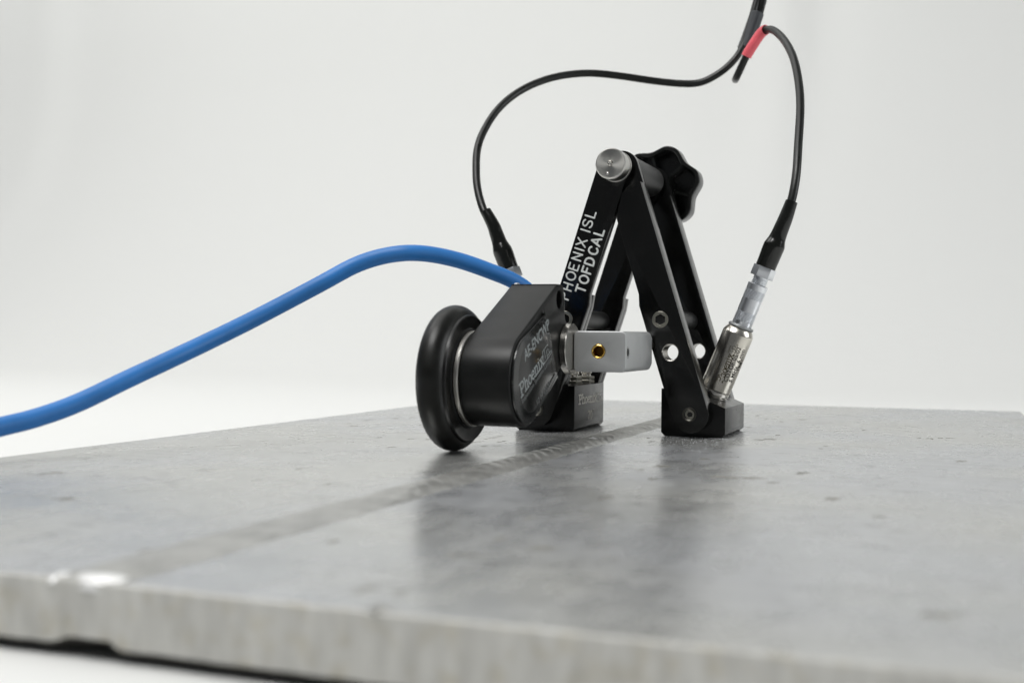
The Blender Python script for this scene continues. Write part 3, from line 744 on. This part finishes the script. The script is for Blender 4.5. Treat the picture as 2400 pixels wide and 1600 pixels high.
# ================================================================== blue cable
BL = [(-185.9, -205.0, 8.7), (-181.5, -190.0, 10.9), (-177.9, -180.0, 12.9), (-172.9, -167.0, 17.0), (-165.4, -152.0, 24.4), (-158.1, -135.0, 32.0), (-150.1, -112.0, 41.9), (-141.1, -98.0, 50.2), (-128.8, -90.0, 58.4), (-119.9, -84.0, 64.5), (-111.6, -80.0, 67.8), (-102.8, -77.0, 69.3)]
BLE = [(-95.8, -70.0, 69.2), (-86.8, -63.0, 67.1), (-77.7, -56.0, 63.5), (-71.6, -49.5, 60.5), (-67.0, -45.0, 56.8), (-63.4, -46.0, 52.6), (-60.7, -50.0, 49.5)]
blue = empty("blue_cable", (-100, -75, 0), "thick blue cable arching from the wheel encoder down to the left edge", "cable")
# continue off-frame down onto the floor
pre = [(-235, -420, -8.6), (-222, -370, -8.6), (-212, -320, -8.4), (-200, -262, -3), (-191, -228, 4.2)]
path = smooth_path(catmull(pre+BL[1:]+BLE, 9), 6)
mesh("cable_jacket", tube(path, 2.98, 28), M_BLUE, blue, 60)
mesh("cable_gland", xf(lathe([(3.2, 0), (3.2, 1.6), (4.3, 1.8), (4.3, 5.6), (3.6, 6.2), (3.6, 9)], 28), lambda p: Vector((-66.9-p.z*.28, -52.0-p.x*.4+p.y*.9, 55.0+p.z*.0+p.x)) ), M_GLAND, blue, 30)

# ================================================================== probe cable (Y lead)
LEFT = [(-118.4, 28.0, 105.3), (-121.7, 34.0, 115.8), (-123.7, 40.0, 125.2), (-123.5, 47.0, 134.7), (-120.4, 58.0, 147.2), (-113.4, 70.0, 157.7), (-102.1, 82.0, 165.3), (-88.0, 94.0, 169.0), (-73.4, 103.0, 168.4), (-59.8, 110.0, 166.7), (-45.6, 116.0, 165.4), (-36.4, 119.0, 166.1), (-27.7, 121.0, 170.6), (-21.4, 123.0, 176.5), (-17.4, 125.0, 183.2), (-15.1, 127.0, 191.3), (-12.8, 129.0, 201.2), (-10.7, 131.0, 211.0), (-7.6, 133.0, 225.1), (2, 145, 262), (12, 160, 300)]
RIGHT = [(23.0, 25.0, 105.8), (22.6, 33.0, 119.5), (21.7, 45.0, 137.3), (19.1, 57.0, 151.4), (14.9, 70.0, 164.5), (8.8, 84.0, 175.6), (3.0, 95.0, 182.6), (-0.9, 101.0, 185.1), (-4.4, 104.0, 184.8), (-8.5, 105.0, 179.6), (-11.7, 106.0, 175.0), (-14.8, 107.0, 169.1), (-17.4, 110.0, 165.4)]
BACK = [(-20.0, 122.0, 167.1), (-19.8, 131.0, 173.2), (-17.0, 133.0, 180.7), (-14.1, 133.0, 187.8), (-11.9, 132.0, 195.0), (-9.9, 131.0, 201.4), (-7.5, 131.0, 210.8), (-4.4, 133.0, 224.8), (5.5, 145, 262), (15.5, 160, 300)]
lead = empty("probe_cable", (-44, 80, 60), "black two-branch probe cable looping above the frame with a red sleeve", "cable")
def ax_pt(side, s, off=0):
    x = -9.37+math.sin(TILT)*s; z = 15.5+math.cos(TILT)*s
    return Vector((x if side > 0 else -88.2-x, 21, z))
PR = smooth_path(catmull([ax_pt(1, 77), (21.7, 21.5, 95.1)]+RIGHT+BACK, 9), 5)
PL = smooth_path(catmull([ax_pt(-1, 77), (-112.4, 21.8, 94.0)]+LEFT, 9), 5)
mesh("cable_branch", tube(PR, 1.78, 22), M_CABLE, lead, 60)
mesh("cable_branch", tube(PL, 1.78, 22), M_CABLE, lead, 60)
def boot(side, endp):
    pts = [ax_pt(side, s) for s in (56.95, 60, 64, 66.2, 68.0, 70, 74, 78)]+[Vector(q) for q in endp]
    P = catmull(pts, 6)
    d = 0; R = []
    tab = [(0, 4.15), (1.5, 4.2), (8.8, 4.35), (9.6, 4.3), (12.2, 3.5), (14, 3.25), (20, 2.95), (28.2, 2.45), (40, 2.45)]
    for i, p in enumerate(P):
        if i: d += (p-P[i-1]).length
        for (a, ra), (b, rb) in zip(tab, tab[1:]):
            if a <= d <= b: R.append(ra+(rb-ra)*(d-a)/(b-a)); break
    R = [R[0]]+[(R[i-1]+R[i]*2+R[i+1])/4 for i in range(1, len(R)-1)]+[R[-1]]
    mesh("strain_boot", tube(P, R, 32, True, .02, side), M_BOOT, lead, 50)
boot(1, [(21.8, 21.3, 94.9)])
boot(-1, [(-111.6, 21.5, 94.5)])
# red sleeve on the right branch
def nearest(P, q): return min(range(len(P)), key=lambda i: (P[i]-Vector(q)).length)
i0 = nearest(PR, (-2.2, 102.5, 185.4)); i1 = nearest(PR, (-11.9, 106, 174.6))
RS = PR[i0:i1+1]
n_ = len(RS)
g1 = tube(RS, [2.5]*n_, 28, False); g2 = tube(RS, [2.15]*n_, 28, False)
V = g1[0]+g2[0]; F = g1[1]+[[i+n_*28 for i in f][::-1] for f in g2[1]]
for e in (0, n_-1):
    for j in range(28):
        q = (j+1) % 28; F.append([e*28+j, e*28+q, n_*28+e*28+q, n_*28+e*28+j])
mesh("red_sleeve", (V, F), M_RED, lead, 50)
# dark grey shrink sleeve binding both branches
SA = [(-17.0, 128.6, 183.4), (-15.3, 129.2, 188.4), (-13.5, 129.8, 194.0), (-11.7, 130.2, 199.6), (-11.3, 130.3, 200.8)]
P = catmull(SA, 5); V, F = [], []
for i, p in enumerate(P):
    t = (P[min(i+1, len(P)-1)]-P[max(i-1, 0)]).normalized(); a = rr-t*rr.dot(t); a.normalize(); b = t.cross(a)
    for j in range(28):
        th = 2*math.pi*j/28; V.append(p+a*math.cos(th)*(3.55-.15*i/len(P))+b*math.sin(th)*5.6)
for i in range(len(P)-1):
    for j in range(28): q = (j+1) % 28; F.append([i*28+j, i*28+q, (i+1)*28+q, (i+1)*28+j])
F.append(list(range(28))[::-1]); F.append([(len(P)-1)*28+j for j in range(28)])
mesh("shrink_sleeve", (V, F), M_GREYSH, lead, 50)
